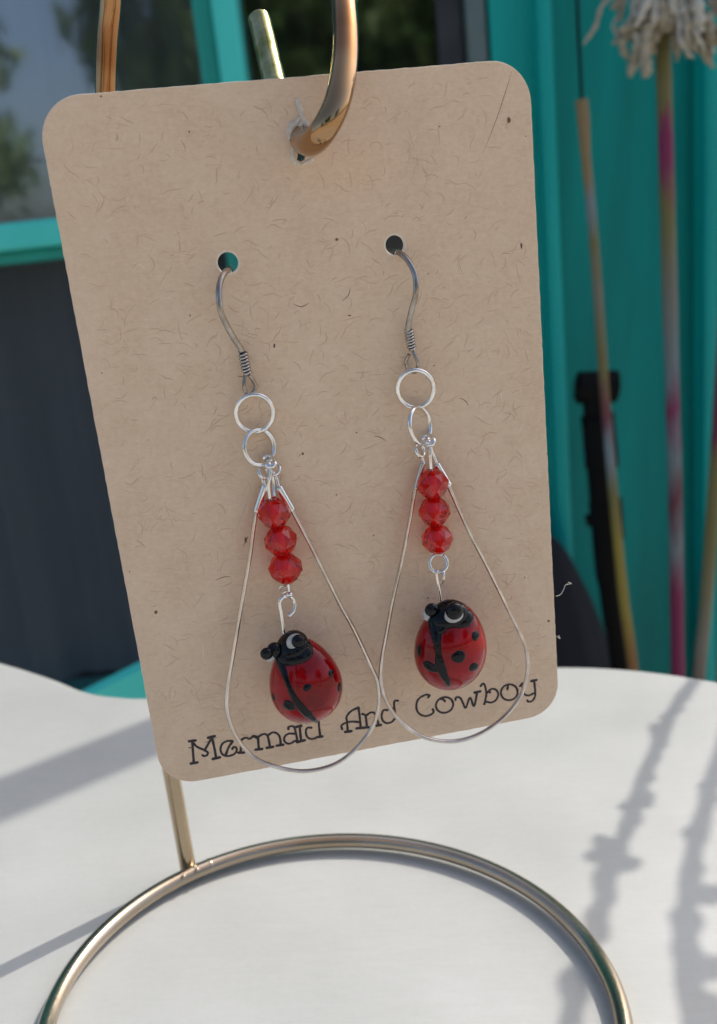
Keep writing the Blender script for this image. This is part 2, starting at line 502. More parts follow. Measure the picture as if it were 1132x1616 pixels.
lt, rt_ = lower[-1], hook[0]
mid = (lt + rt_) / 2
arch = [lt + Vector((0.0022, -0.002, 0.011)), lt.lerp(mid, 0.45) + Vector((0, 0, 0.024)), mid + Vector((0, 0, 0.030)), mid.lerp(rt_, 0.55) + Vector((0, 0, 0.022))]
rod_pts = catmull(lower + arch + hook, 9)
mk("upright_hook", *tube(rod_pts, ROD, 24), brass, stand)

tip = catmull(hook[-4:], 8)  # worn nickel tip; reflected green of the surroundings put into its colour
mk("worn_tip_reflection", *tube(tip + [tip[-1] + (tip[-1] - tip[-2]).normalized() * 0.0001], ROD * 1.015, 24),
   metal("nickel_tip_reflection", (0.20, 0.22, 0.05), (0.55, 0.52, 0.30), 420, 0.2, 0.1, 0.5, 0.0001), stand)
# ================================================================== the card
card = empty("earring_card", card_pt(CARD_W / 2, CARD_H, 0), "tan kraft earring card with rounded corners and black hand lettering hanging from the brass hook", "earring card")
THK = 0.00045
def poly_spline(cu, pts):
    s = cu.splines.new('POLY')
    s.points.add(len(pts) - 1)
    for p, q in zip(s.points, pts):
        p.co = (q[0], q[1], 0, 1)
    s.use_cyclic_u = True
cu = bpy.data.curves.new("card_outline", 'CURVE')
cu.dimensions = '2D'
cu.fill_mode = 'BOTH'
cu.extrude = THK / 2 - 0.00010
cu.bevel_depth = 0.00010
cu.bevel_resolution = 1
RC = 0.0042
op = []
for cx, cy, a0 in ((RC, RC, 180), (CARD_W - RC, RC, 270), (CARD_W - RC, CARD_H - RC, 0), (RC, CARD_H - RC, 90)):
    for k in range(13):
        a = math.radians(a0 + 90 * k / 12)
        op.append((cx + RC * math.cos(a), cy + RC * math.sin(a)))
# die-cut edges are never quite straight
rough_op = []
for i in range(len(op)):
    a, b = Vector(op[i]), Vector(op[(i + 1) % len(op)])
    L = (b - a).length
    m = max(1, int(L / 0.0007))
    for k in range(m):
        p = a.lerp(b, k / m)
        j = 0.00003 if m > 1 else 0.0
        rough_op.append((p.x + random.uniform(-j, j), p.y + random.uniform(-j, j)))
poly_spline(cu, rough_op)
HOLES = []
for hx, hy, hr in ((360, 414.5, 0.00118), (623.3, 386.5, 0.00112)):
    u, v_ = card_uv(on_card(hx, hy))
    HOLES.append((u, v_, hr))
    poly_spline(cu, [(u + hr * math.cos(2 * math.pi * k / 40), v_ + hr * math.sin(2 * math.pi * k / 40)) for k in range(40)])
rag = [(463, 201), (467, 205), (471, 199), (477, 193), (481, 201), (488, 204), (494, 208), (498, 219), (494, 232), (486, 241), (482, 253), (475, 257), (467, 253), (469, 243), (464, 234), (467, 224), (462, 214)]
poly_spline(cu, [card_uv(on_card(x, y)) for x, y in rag])
co = bpy.data.objects.new("tmp_card", cu)
COL.objects.link(co)
bpy.context.view_layer.update()
me = co.evaluated_get(bpy.context.evaluated_depsgraph_get()).to_mesh()
CV = [card_pt(v.co.x, v.co.y, (v.co.z - THK / 2) * 1000) for v in me.vertices]
CF = [tuple(f.vertices) for f in me.polygons]
CZ = [abs(f.normal.z) for f in me.polygons]
bpy.data.objects.remove(co)
for hu, hv, hr in HOLES:
    hp = [card_pt(hu + (hr + 0.00004) * math.cos(2 * math.pi * k / 48), hv + (hr + 0.00004) * math.sin(2 * math.pi * k / 48), -0.06) for k in range(48)]
    mk("hole_rim_lit", *tube(hp, [0.00008 * random.uniform(0.8, 1.2) for _ in range(48)], 8, True), card_core_lit, card)  # pale ring stands in for the sunlit cut edge
sheet = mk("card_sheet", CV, CF, [kraft, card_core_lit], card, smooth=False)
for f, z in zip(sheet.data.polygons, CZ):
    f.material_index = 0 if z > 0.8 else 1

# torn paper round the hook
def strand_on_card(pts, r, off=0.03, sides=8, fl=0.6):
    P = catmull([on_card(x, y, off) for x, y in pts], 5)
    n = len(P)
    R = [r * (0.25 + 0.75 * math.sin(math.pi * (0.12 + 0.8 * i / (n - 1)))) * random.uniform(0.8, 1.2) for i in range(n)]
    return tube(P, R, sides, flat=(NF, fl))
tears = [([(468, 156), (472, 166), (475, 178), (477, 192)], 0.00032), ([(476, 182), (482, 194), (490, 201), (498, 206)], 0.00035),
         ([(474, 184), (467, 194), (460, 203), (459, 216), (463, 228)], 0.00034), ([(463, 230), (462, 243), (464, 255), (474, 260)], 0.0003),
         ([(476, 260), (487, 255), (496, 249)], 0.00022), ([(461, 190), (456, 205), (456, 222)], 0.00022), ([(478, 188), (474, 200), (480, 205)], 0.00025)]
for pts, r in tears:
    mk("torn_flap", *strand_on_card(pts, r), card_tear, card)

# lettering traced from the card: polylines in photo pixels, 8.086 px of the zoom to one
Z = 8.086
def zc(ox, oy, pts):
    return [(ox + x / Z, oy + y / Z) for x, y in pts]
A_, B_, C_, D_, E_ = (290, 1120), (400, 1110), (530, 1080), (640, 1060), (730, 1040)
def oval(cx, cy, rx, ry, tilt=-0.15):
    return [(cx + rx * math.cos(a) * math.cos(tilt) - ry * math.sin(a) * math.sin(tilt), cy + rx * math.cos(a) * math.sin(tilt) + ry * math.sin(a) * math.cos(tilt))
            for a in [2 * math.pi * k / 16 for k in range(17)]]
letters = {
 'M': (A_, [[(110, 400), (120, 540), (130, 680)], [(70, 403), (150, 393)], [(95, 687), (175, 673)], [(125, 430), (175, 475), (265, 515)],
            [(265, 515), (308, 545), (300, 578), (265, 592), (240, 580)], [(275, 505), (310, 445), (350, 375)], [(315, 358), (395, 338)], [(365, 370), (395, 500), (415, 615)], [(375, 628), (462, 608)]]),
 'e': (A_, [[(620, 400), (560, 400), (500, 430), (472, 490), (485, 555), (540, 590), (620, 580), (670, 540), (675, 490), (640, 475), (622, 500)], [(540, 570), (575, 480), (625, 405)]]),
 'r': (A_, [[(735, 385), (790, 358), (845, 372), (890, 338), (935, 362)], [(735, 385), (728, 545)], [(700, 548), (768, 548)]]),
 'm': (B_, [[(0, 420), (60, 430)], [(60, 430), (70, 590)], [(30, 592), (112, 582)], [(60, 430), (120, 395), (180, 412), (215, 565)], [(175, 567), (252, 555)],
            [(185, 410), (250, 370), (310, 390), (340, 440), (352, 535)], [(300, 540), (382, 528)]]),
 'a': (B_, [[(448, 328), (450, 302), (500, 290), (528, 320), (548, 400), (565, 490)], [(530, 388), (450, 388), (398, 430), (402, 490), (460, 515), (535, 478)]]),
 'i': (B_, [[(590, 290), (610, 480)], [(545, 302), (610, 285)], [(560, 495), (655, 470)]]),
 'd': (B_, [[(740, 312), (690, 312), (670, 360), (690, 430), (750, 455), (825, 428)], [(800, 190), (830, 200), (838, 290), (855, 425)], [(845, 430), (878, 422)]]),
 'A': (C_, [[(290, 295), (200, 340), (140, 410), (145, 480), (155, 600)], [(120, 607), (200, 597)], [(290, 295), (305, 400), (320, 560)], [(82, 572), (75, 525), (120, 495), (200, 475), (300, 482)], [(268, 562), (418, 548)]]),
 'n': (C_, [[(340, 378), (380, 402), (400, 545)], [(385, 402), (440, 362), (490, 365), (520, 420), (552, 525)], [(525, 527), (577, 518)]]),
 'd2': (C_, [[(662, 330), (612, 330), (587, 390), (600, 460), (650, 495), (715, 480), (752, 440)], [(795, 210), (758, 208), (745, 250), (757, 400)], [(690, 312), (745, 312)]]),
 'C': (D_, [[(290, 328), (308, 302), (260, 295), (190, 330), (150, 380), (140, 460), (170, 530), (240, 565), (310, 555), (358, 520), (350, 480)]]),
 'o': (D_, [oval(500, 425, 112, 98, -0.35), [(505, 378), (478, 348), (460, 352)]]),
 'w': (D_, [[(640, 362), (648, 328), (700, 335), (735, 400), (770, 462), (825, 330), (875, 442), (915, 270)], [(885, 266), (952, 252)]]),
 'b': (E_, [[(232, 345), (265, 312), (290, 350), (305, 440), (295, 510), (280, 575)], [(352, 428), (345, 398), (390, 380), (435, 400), (457, 455), (430, 520), (370, 555), (305, 545)], [(305, 440), (345, 400)]]),
 'o2': (E_, [oval(598, 425, 108, 100, -0.3), [(575, 385), (580, 345)]]),
 'y': (E_, [[(735, 345), (765, 310)], [(762, 312), (775, 400), (795, 452), (850, 465), (905, 440)], [(915, 280), (928, 400), (925, 480), (890, 535), (840, 545), (828, 528)], [(880, 282), (945, 268)]]),
}
sid = 0
for key, (org, strokes) in letters.items():
    VV, FF = [], []
    for st in strokes:
        sid += 1
        off = 0.008 + 0.0012 * (sid % 9)
        P = catmull([on_card(x, y, off) for x, y in zc(*org, st)], 5)
        n = len(P)
        hw = [0.000142 * random.uniform(0.92, 1.1) * (1.12 if i < 3 or i > n - 4 else 1.0) * (1.18 if len(st) == 2 and abs(st[0][1] - st[1][1]) < 30 else 1.0) for i in range(n)]
        for i in range(n):
            t = ((P[min(i + 1, n - 1)]) - P[max(i - 1, 0)]).normalized()
            b = t.cross(NF)
            VV += [P[i] - b * hw[i], P[i] + b * hw[i]]
            if i:
                q = len(VV)
                FF.append((q - 4, q - 3, q - 1, q - 2))
        for e, s in ((0, -1), (n - 1, 1)):       # round pen ends
            t = (P[min(e + 1, n - 1)] - P[max(e - 1, 0)]).normalized() * s
            b = t.cross(NF)
            q = len(VV)
            VV.append(P[e])
            for k in range(7):
                a = -math.pi / 2 + math.pi * k / 6
                VV.append(P[e] + (t * math.cos(a) + b * math.sin(a)) * hw[e])
            FF += [(q, q + 1 + k, q + 2 + k) for k in range(6)]
    lo = mk("letter", VV, FF, ink, card, smooth=False)
    lo["label"] = "black letter %s of the hand lettering" % key[0]

# fibres pressed into the kraft paper (geometry, 10-30 px long, uncountable)
def ribbon(P, hw):
    V, F = [], []
    n = len(P)
    for i in range(n):
        t = (P[min(i + 1, n - 1)] - P[max(i - 1, 0)]).normalized()
        b = t.cross(NF)
        w = hw * (0.25 + 0.75 * math.sin(math.pi * (i + 0.3) / (n - 0.4)))
        V += [P[i] - b * w, P[i] + b * w]
        if i:
            F.append((2 * i - 2, 2 * i - 1, 2 * i + 1, 2 * i))
    return V, F
def clear(u, v):
    for hu, hv, hr in HOLES:
        if (u - hu) ** 2 + (v - hv) ** 2 < (hr + 0.0012) ** 2:
            return False
    uu, vv = card_uv(on_card(480, 222))
    return (u - uu) ** 2 + (v - vv) ** 2 > 0.0028 ** 2 and 0.001 < u < CARD_W - 0.001 and 0.001 < v < CARD_H - 0.001
def rnd_fibre(lmin, lmax, off):
    while True:
        u, v = random.uniform(0.0015, CARD_W - 0.0015), random.uniform(0.0015, CARD_H - 0.0015)
        if clear(u, v) and (RC < u < CARD_W - RC or RC < v < CARD_H - RC):
            break
    a = random.gauss(-0.35, 0.75)
    k = random.gauss(0, 0.7)
    L = random.uniform(lmin, lmax)
    P = []
    n = 8
    for i in range(n):
        P.append(card_pt(u, v, off))
        u += math.cos(a) * L / n; v += math.sin(a) * L / n
        a += k * 1.2 / n + random.gauss(0, 0.24)
        if not clear(u, v):
            break
    return P
for mi, (cnt, lmin, lmax, hw, off) in enumerate(((950, 0.0006, 0.0028, 0.000055, 0.003), (45, 0.0005, 0.0018, 0.000036, 0.0045), (200, 0.0005, 0.0022, 0.00004, 0.002))):
    parts = []
    for _ in range(cnt):
        P = rnd_fibre(lmin, lmax, off)
        if len(P) > 3:
            parts.append(ribbon(P, hw * random.uniform(0.5, 1.35)))
    tag(mk("paper_fibres", *join(parts), fib_mats[mi], card, smooth=False), kind="stuff")
specks = [(299, 208, 3, 3), (532, 378, 5, 4), (803, 190, 5, 10), (160, 152, 3, 3), (433, 546, 3, 7), (830, 215, 2, 2), (694, 200, 3, 2), (823, 388, 3, 8), (161, 589, 2, 2),
          (246, 966, 4, 5), (300, 1180, 5, 2), (388, 852, 3, 8), (491, 855, 2, 2), (676, 432, 2, 2), (685, 577, 2, 2), (478, 716, 3, 4), (590, 845, 2, 2),
          (531, 781, 2, 3), (563, 683, 2, 2), (676, 944, 3, 2), (864, 716, 2, 2), (300, 498, 2, 3), (552, 498, 6, 2), (205, 902, 2, 2), (828, 911, 2, 2), (866, 980, 4, 3)]
parts = []
for x, y, rx, ry in specks:
    c = [(x + rx * 0.62 * math.cos(a) * random.uniform(0.6, 1.2), y + ry * 0.62 * math.sin(a) * random.uniform(0.6, 1.2)) for a in [2 * math.pi * k / 9 for k in range(9)]]
    parts.append(([on_card(px, py, 0.007) for px, py in c], [tuple(range(9))]))
parts.append(ribbon(catmull([on_card(x, y, 0.007) for x, y in ((808, 112), (797, 148), (783, 190), (762, 243))], 5), 0.00003))
for a, b, c in (((345, 1163), (330, 1170), (322, 1172)), ((590, 688), (600, 690), (610, 696)), ((340, 916), (352, 911), (364, 910)), ((384, 862), (390, 850), (392, 846)),
                ((464, 480), (476, 484), (488, 478)), ((725, 628), (734, 632), (740, 640)), ((540, 475), (550, 466), (553, 455)), ((375, 594), (385, 594), (393, 589))):
    parts.append(ribbon(catmull([on_card(x, y, 0.0075) for x, y in (a, b, c)], 4), 0.000045))
tag(mk("dark_flecks", *join(parts), speck_mat, card, smooth=False), kind="stuff")
# fuzz at the card's right edge
fz = catmull([on_card(x, y, -0.2) for x, y in ((878, 941), (885, 938), (890, 930), (893, 923), (902, 921), (897, 919))], 5)
mk("paper_fuzz", *tube(fz, 0.000035, 6), card_core_lit, card)
fz = catmull([on_card(x, y, -0.2) for x, y in ((879, 1004), (884, 1008), (882, 1003))], 4)
mk("paper_fuzz", *tube(fz, 0.00004, 6), card_core_lit, card)

# ================================================================== the earrings
def wire(name, pts, r, mat, parent, n=7, sides=10, closed=False, flat=None):
    P = catmull([on_card(x, y, o) for x, y, o in pts], n, closed)
    return mk(name, *tube(P, r, sides, closed, flat), mat, parent)
def loop(name, cx, cy, rx, ry, off, tx, ty, r, mat, parent, tilt=0.0, a0=0, a1=360, sides=10):
    """a ring: half axes in photo pixels; tx, ty lift its right and its lower side (mm) off the card"""
    pts = []
    full = a1 - a0 >= 360
    n = 44
    for k in range(n if full else n + 1):
        a = math.radians(a0 + (a1 - a0) * k / n)
        ex, ey = rx * math.cos(a), ry * math.sin(a)
        x, y = ex * math.cos(tilt) - ey * math.sin(tilt), ex * math.sin(tilt) + ey * math.cos(tilt)
        pts.append(on_card(cx + x, cy + y, off + tx * math.cos(a) + ty * math.sin(a)))
    return mk(name, *tube(pts, r, sides, full), mat, parent)
def coil(p0, p1, o0, o1, rad, turns, r, mat, parent):
    a, b = on_card(*p0, o0), on_card(*p1, o1)
    ax = (b - a).normalized()
    e1 = ax.orthogonal().normalized(); e2 = ax.cross(e1)
    n = turns * 14
    pts = [a.lerp(b, i / n) + (e1 * math.cos(2 * math.pi * i / 14) + e2 * math.sin(2 * math.pi * i / 14)) * rad for i in range(n + 1)]
    mk("coil_gap_core", *tube([a, (a + b) / 2, b], rad * 0.86, 12), coil_gap_dark, parent)
    return mk("coil_wrap", *tube(pts, r, 8), mat, parent)
def bead(cx, cy, r, off, axis, spin, parent):
    """faceted rondelle, its hole along axis (a vector)"""
    c = on_card(cx, cy, off)
    rad = r
    ax = axis.normalized()
    e1 = NF - ax * NF.dot(ax); e1.normalize(); e2 = ax.cross(e1)
    bm = bmesh.new()
    N = 8
    prof = [(0.98, 0.34, 0.0), (0.74, 0.66, 0.5), (0.24, 0.99, 0.0), (-0.24, 0.99, 0.5), (-0.74, 0.66, 0.0), (-0.98, 0.34, 0.5)]
    for h, rr, ph in prof:
        for k in range(N):
            a = 2 * math.pi * (k + ph) / N + spin
            bm.verts.new(c + ax * h * rad * 0.93 + (e1 * math.cos(a) + e2 * math.sin(a)) * rr * rad)
    res = bmesh.ops.convex_hull(bm, input=bm.verts)
    bmesh.ops.dissolve_limit(bm, angle_limit=0.03, verts=bm.verts, edges=bm.edges)
    bm.verts.index_update()
    V = [v.co.copy() for v in bm.verts]; F = [tuple(v.index for v in f.verts) for f in bm.faces]
    bm.free()
    b = mk("bead", V, F, red_glass, parent, smooth=False)
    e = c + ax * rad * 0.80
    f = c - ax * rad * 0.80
    mk("drill_glow", *tube([e, (e + f) / 2, f], rad * 0.17, 10), core_mat, b)
    return b

def ladybug(parent, cx, cy, hw, hh, tilt, off, head, line, spots, eyes, depth=0.78, taper=0.12, lumps=()):
    """hw, hh: half axes in photo pixels; everything on the body is laid on it from where the photo shows it"""
    c = on_card(cx, cy, off)
    X = on_card(cx + hw * math.cos(tilt), cy + hw * math.sin(tilt), off) - c
    Y = on_card(cx - hh * math.sin(tilt) * -1 * -1, cy - hh * math.cos(tilt), off) - c
    Y = Y - X * (X.dot(Y) / X.length_squared)
    Nn = NF * X.length * depth
    V, F = ellipsoid(c, X, Nn, Y, 48, 36, lambda t: 1.0 - taper * t - 0.03 * t * t)
    body = mk("ladybug_bead", V, F, bug_red, parent)
    bvh = BVHTree.FromPolygons(V, F)
    def hit(x, y):
        d = ray(x, y).normalized()
        p, n, _, _ = bvh.ray_cast(CAM, d)
        if p is None:
            q = on_card(x, y, off)
            p, n, _, _ = bvh.find_nearest(q)
        if n.dot(d) > 0:
            n = -n
        return p, n
    mmpx = X.length / hw
    def dome(name, x, y, rx, ry, h, mat, sink=0.3, par=None, tilt2=0.0, wob=0.05):
        p, n = hit(x, y)
        u = RW - n * RW.dot(n); u.normalize(); w = n.cross(u)
        u2 = u * math.cos(tilt2) + w * math.sin(tilt2); w2 = n.cross(u2)
        Vd, Fd = ellipsoid(p - n * h * mmpx * sink, u2 * rx * mmpx, w2 * ry * mmpx, n * h * mmpx, 22, 12)
        cc = p - n * h * mmpx * sink
        ph = random.uniform(0, 6.28)
        for i, q in enumerate(Vd):
            r_ = q - cc
            a = math.atan2(r_.dot(w2), r_.dot(u2))
            k = 1 + wob * (math.sin(2 * a + ph) + 0.6 * math.sin(3 * a + 2 * ph))
            up_ = n * r_.dot(n)
            Vd[i] = cc + up_ + (r_ - up_) * k
        return mk(name, Vd, Fd, mat, par or body)
    heads = []
    for (x, y, rx, ry, h) in head:
        heads.append(dome("head", x, y, rx, ry, h, bug_black, 0.35))
    allV, allF = list(V), list(F)
    rl = root_loc(parent)
    for ho in heads:
        k = len(allV)
        allV += [v.co + rl for v in ho.data.vertices]
        allF += [tuple(i + k for i in f.vertices) for f in ho.data.polygons]
    for (x, y, rx, ry, o_) in lumps:
        Vd, Fd = ellipsoid(on_card(x, y, o_), RW * rx * mmpx, DW * ry * mmpx, NF * rx * mmpx * 0.8, 20, 12)
        mk("head", Vd, Fd, bug_black, body)
        k = len(allV); allV += Vd; allF += [tuple(i + k for i in f) for f in Fd]
    bvh_all = BVHTree.FromPolygons(allV, allF)
    P, R = [], []
    LP = catmull([Vector((x, y, r)) for x, y, r in line], 6)
    for q in LP:
        p, n = hit(q.x, q.y)
        P.append(p - n * q.z * mmpx * 0.22); R.append(q.z * mmpx * random.uniform(0.93, 1.07))
    # squash towards the body by using the mean normal
    mk("wing_seam", *tube(P, R, 12, flat=(NF, 0.45)), bug_black, body)
    for (x, y, rx, ry) in spots:
        dome("spot", x, y, rx * random.uniform(0.95, 1.15), ry * random.uniform(0.95, 1.1), min(rx, ry) * 0.30, bug_black, 0.4, tilt2=random.uniform(-0.5, 0.5), wob=0.07)
    for (wx, wy, wr, bx, by, br, h) in eyes:
        def front(x, y):
            p, n, _, _ = bvh_all.ray_cast(CAM, ray(x, y).normalized())
            return p if p is not None else on_card(x, y, off + h * mmpx * 1000)
        pw = front(wx, wy) - NF * wr * mmpx * 0.12
        Vd, Fd = ellipsoid(pw, RW * wr * mmpx, DW * wr * mmpx, NF * wr * mmpx * 0.50, 24, 14)
        e = mk("eye", Vd, Fd, bug_white, body)
        lift = (pw - TL).dot(NF) * 1000 + wr * mmpx * 1000 * 0.30
        pp = on_card(bx, by, lift)
        Vd, Fd = ellipsoid(pp, RW * br * mmpx, DW * br * mmpx, NF * br * mmpx * 0.72, 22, 14)
        mk("pupil", Vd, Fd, bug_black, body)
    return body

GR = "ladybug drop earrings on the card"
# ---------------- left earring
e1 = empty("drop_earring", on_card(360, 428, 0), "left ladybug earring, hung lower on the card, its ladybug tilted with one round eye showing", "earring", GR)
wire("ear_wire", [(352, 470, -1.6), (360, 440, -1.5), (363, 424, -0.9), (361, 425, 0.15), (356, 429, 0.9), (349, 441, 1.8), (345.5, 460, 2.6), (348, 489, 2.9), (357.7, 513, 2.5), (370.5, 536, 1.9), (381, 552, 1.4), (386, 572, 1.2), (390, 589, 1.1)],
     0.00033, steel, e1, flat=(NF, 0.8))
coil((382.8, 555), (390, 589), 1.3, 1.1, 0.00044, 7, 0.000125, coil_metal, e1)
wire("wire_loop", [(388, 588, 1.1), (386, 600, 1.3), (385.5, 611, 1.4), (390.5, 623, 1.2), (398, 621, 0.6), (403.5, 611.5, 0.4), (400, 601, 0.6), (393, 592, 0.9)], 0.00021, steel, e1)
loop("jump_ring", 402, 652, 29.5, 29.5, 1.3, 0.15, -0.5, 0.00027, silver, e1)
loop("jump_ring", 409.5, 706, 23.5, 28, 1.3, -0.8, 0.3, 0.00027, silver, e1, -0.12)
loop("pin_loop", 425, 728, 10, 8.5, 1.7, 0.7, 0.5, 0.00027, silver, e1, 0.4)
loop("hoop_eyelet", 416, 745, 7, 10, 1.2, -0.6, 0.2, 0.00024, silver, e1, -0.4)
loop("hoop_eyelet", 434, 741, 7, 10, 1.2, 0.6, 0.2, 0.00020, silver, e1, 0.5)
mk("pin_ball", *ellipsoid(on_card(424, 734, 2.1), RW * 0.00045, NF * 0.00045, DW * 0.00045, 14, 10), silver, e1)
wire("bead_pin", [(424, 732, 1.9), (427, 748, 2.2), (424, 765, 2.3), (427, 790, 2.2), (433, 810, 2.1), (443.5, 852, 2.1), (450.6, 896, 2.1), (455, 922, 2.0), (456.5, 938, 1.9)], 0.0002, silver, e1)
wire("bead_pin", [(429, 742, 1.2), (432, 765, 1.2), (433, 785, 1.6)], 0.0002, silver, e1)
wire("hoop", [(417, 768, 1.3), (411, 789, 1.4), (404, 811, 1.5), (394, 882, 1.7), (383, 946, 1.9), (367.6, 1038, 2.2), (359, 1090, 2.4), (359.5, 1125, 2.5), (372, 1160, 2.6), (397, 1192, 2.7), (432, 1209, 2.8),
              (478, 1217, 2.8), (524, 1208, 2.8), (558, 1185, 2.7), (586, 1150, 2.6), (598, 1114, 2.5), (596.5, 1079, 2.4), (588, 1056, 2.3), (558, 992, 2.1), (535, 950, 1.9), (498, 875, 1.7), (462.5, 808, 1.5), (451, 788, 1.4), (441, 769, 1.3)],
     0.00025, hoop_metal, e1, 6)
wire("crimp_tube", [(419, 765, 1.3), (412, 786, 1.4), (405, 808, 1.5)], 0.00042, silver, e1)
wire("crimp_tube", [(440, 768, 1.3), (451, 787, 1.4), (462, 806, 1.5)], 0.00044, silver, e1)
wire("wire_loop", [(430, 744, 1.0), (436, 754, 1.0), (440, 768, 1.2)], 0.00022, silver, e1)
wire("wire_loop", [(413, 752, 1.0), (416, 760, 1.1), (418, 768, 1.2)], 0.00022, silver, e1)
a12 = on_card(433, 810, 2.1) - on_card(450.6, 896, 2.1)
bead(433, 810, 0.00188, 2.1, on_card(431, 790, 2) - on_card(436, 830, 2), 0.2, e1)
bead(443.5, 853, 0.00194, 2.1, a12, 0.55, e1)
bead(450.6, 896.5, 0.00198, 2.1, a12, 0.1, e1)
loop("wire_loop", 447, 930, 5.5, 5.5, 1.9, 0.4, 0.2, 0.00013, silver, e1, 0, 30, 330)
mk("wire_twist", *ellipsoid(on_card(457, 938, 2.1), RW * 0.00045, NF * 0.0004, DW * 0.00035, 12, 8), silver, e1)
wire("ladybug_pin", [(452, 1012, 2.8), (448, 993, 2.6), (444.5, 970, 2.4), (441.5, 951, 2.3), (445, 943.5, 2.2), (450, 941, 2.0), (457, 941, 1.6), (464, 948, 1.5), (465.5, 956, 1.6), (463, 965, 1.8), (454, 973, 2.1)], 0.00025, silver, e1)
ladybug(e1, 481, 1072, 57, 76, -0.25, 4.4,
        [(457, 1017, 31, 25, 15), (440, 1026, 17, 20, 11), (465, 1031, 30, 18, 9), (476, 1022, 17, 18, 8)],
        [(439, 1026, 11), (444, 1045, 9), (451, 1066, 6.5), (461, 1092, 6), (472, 1110, 7.5), (484, 1124, 8.5), (496, 1136, 5), (503, 1141, 2)],
        [(484.7, 1085, 7, 6), (523, 1062, 6, 5.5), (456, 1114, 9.5, 9), (536.5, 1084, 6, 8), (431, 1100, 5, 6)],
        [(467, 1014.5, 14.5, 471, 1012, 11, 12), (427, 1037, 8.5, 421, 1031.5, 10, 8)], taper=0.2, lumps=((434, 1027, 13, 14, 5.0),))
# ---------------- right earring
e2 = empty("drop_earring", on_card(623, 400, 0), "right ladybug earring, hung higher on the card, its ladybug upright with two white crescent eyes", "earring", GR)
wire("ear_wire", [(640, 440, -1.6), (632, 415, -1.5), (625, 400, -0.8), (627, 398, 0.15), (632, 400, 0.7), (643, 410, 1.6), (653, 427.5, 2.4), (657, 448, 2.8), (655.5, 469, 2.8), (650, 489, 2.3), (644.5, 516, 1.5), (647, 535, 1.3), (650, 551, 1.1)],
     0.00033, steel, e2, flat=(NF, 0.8))
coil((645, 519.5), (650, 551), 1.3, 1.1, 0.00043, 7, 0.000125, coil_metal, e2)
wire("wire_loop", [(650, 550, 1.0), (655, 561, 1.4), (659.5, 572, 1.5), (658.5, 582, 1.3), (656, 587, 1.0), (649, 586, 0.5), (643, 580, 0.4), (641, 571, 0.6), (646, 559, 0.9)], 0.00021, steel, e2)
loop("jump_ring", 656, 613.5, 28.5, 29.5, 1.3, 0.15, -0.5, 0.00028, silver, e2)
loop("jump_ring", 663, 671, 16, 29.5, 1.4, -1.5, 0.3, 0.00027, silver, e2, -0.12)
loop("pin_loop", 676, 695, 9, 8, 1.7, 0.7, 0.4, 0.00027, silver, e2, 0.2)
loop("hoop_eyelet", 663, 711, 6, 10, 1.2, -0.5, 0.2, 0.00024, silver, e2, -0.3)
mk("pin_ball", *ellipsoid(on_card(676, 698, 2.1), RW * 0.0004, NF * 0.0004, DW * 0.0004, 14, 10), silver, e2)
wire("bead_pin", [(677, 696, 1.9), (679, 712, 2.2), (679.5, 730, 2.3), (681, 745, 2.2), (683.5, 764, 2.1), (685.5, 807, 2.1), (690.5, 850, 2.1), (691.5, 874, 1.9)], 0.00021, silver, e2)
wire("hoop", [(667, 731, 1.3), (661, 752, 1.4), (655, 774, 1.5), (648, 815, 1.6), (639, 861.5, 1.7), (631, 900, 1.8), (619, 952, 2.0), (610, 1001, 2.2), (603, 1038, 2.35), (601, 1070, 2.5), (609, 1104, 2.6), (630, 1136, 2.7), (661.6, 1160, 2.8), (696, 1169.5, 2.8),
              (731, 1167.5, 2.8), (765, 1154, 2.7), (799, 1128, 2.6), (823, 1096, 2.5), (832.5, 1059, 2.4), (831, 1027, 2.3), (820.6, 999, 2.2), (802, 961, 2.0), (772, 900, 1.8), (745, 848, 1.7), (720, 794, 1.6), (708.5, 768, 1.5), (699, 750, 1.4), (690, 734, 1.3)],
     0.00025, hoop_metal, e2, 6)
wire("crimp_tube", [(668, 729, 1.3), (662, 750, 1.4), (656, 772, 1.5)], 0.00031, hoop_metal, e2)
wire("crimp_tube", [(689, 732, 1.3), (699, 749, 1.4), (709, 767, 1.5)], 0.00042, silver, e2)
wire("wire_loop", [(680, 706, 1.0), (684, 718, 1.0), (690, 733, 1.2)], 0.0002, silver, e2)
wire("wire_loop", [(664, 718, 1.1), (667, 724, 1.1), (668, 731, 1.2)], 0.0002, silver, e2)
bead(683.3, 764, 0.00190, 2.1, on_card(682, 740, 2) - on_card(685, 790, 2), 0.4, e2)
bead(685.6, 807, 0.00190, 2.1, on_card(684, 780, 2) - on_card(688, 830, 2), 0.05, e2)
bead(690.4, 850.5, 0.00190, 2.1, on_card(688, 830, 2) - on_card(693, 870, 2), 0.3, e2)
loop("wire_loop", 692, 889, 14, 14.5, 1.9, 0.3, 0.3, 0.00023, silver, e2, 0, -60, 295)
loop("wire_loop", 695, 910, 6, 12, 1.9, 0.9, 0.1, 0.00014, silver, e2, 0.1)
wire("ladybug_pin", [(697, 962, 2.8), (694.6, 941, 2.6), (691, 920, 2.5), (689, 905, 2.4), (691, 899, 2.3)], 0.0002, silver, e2)
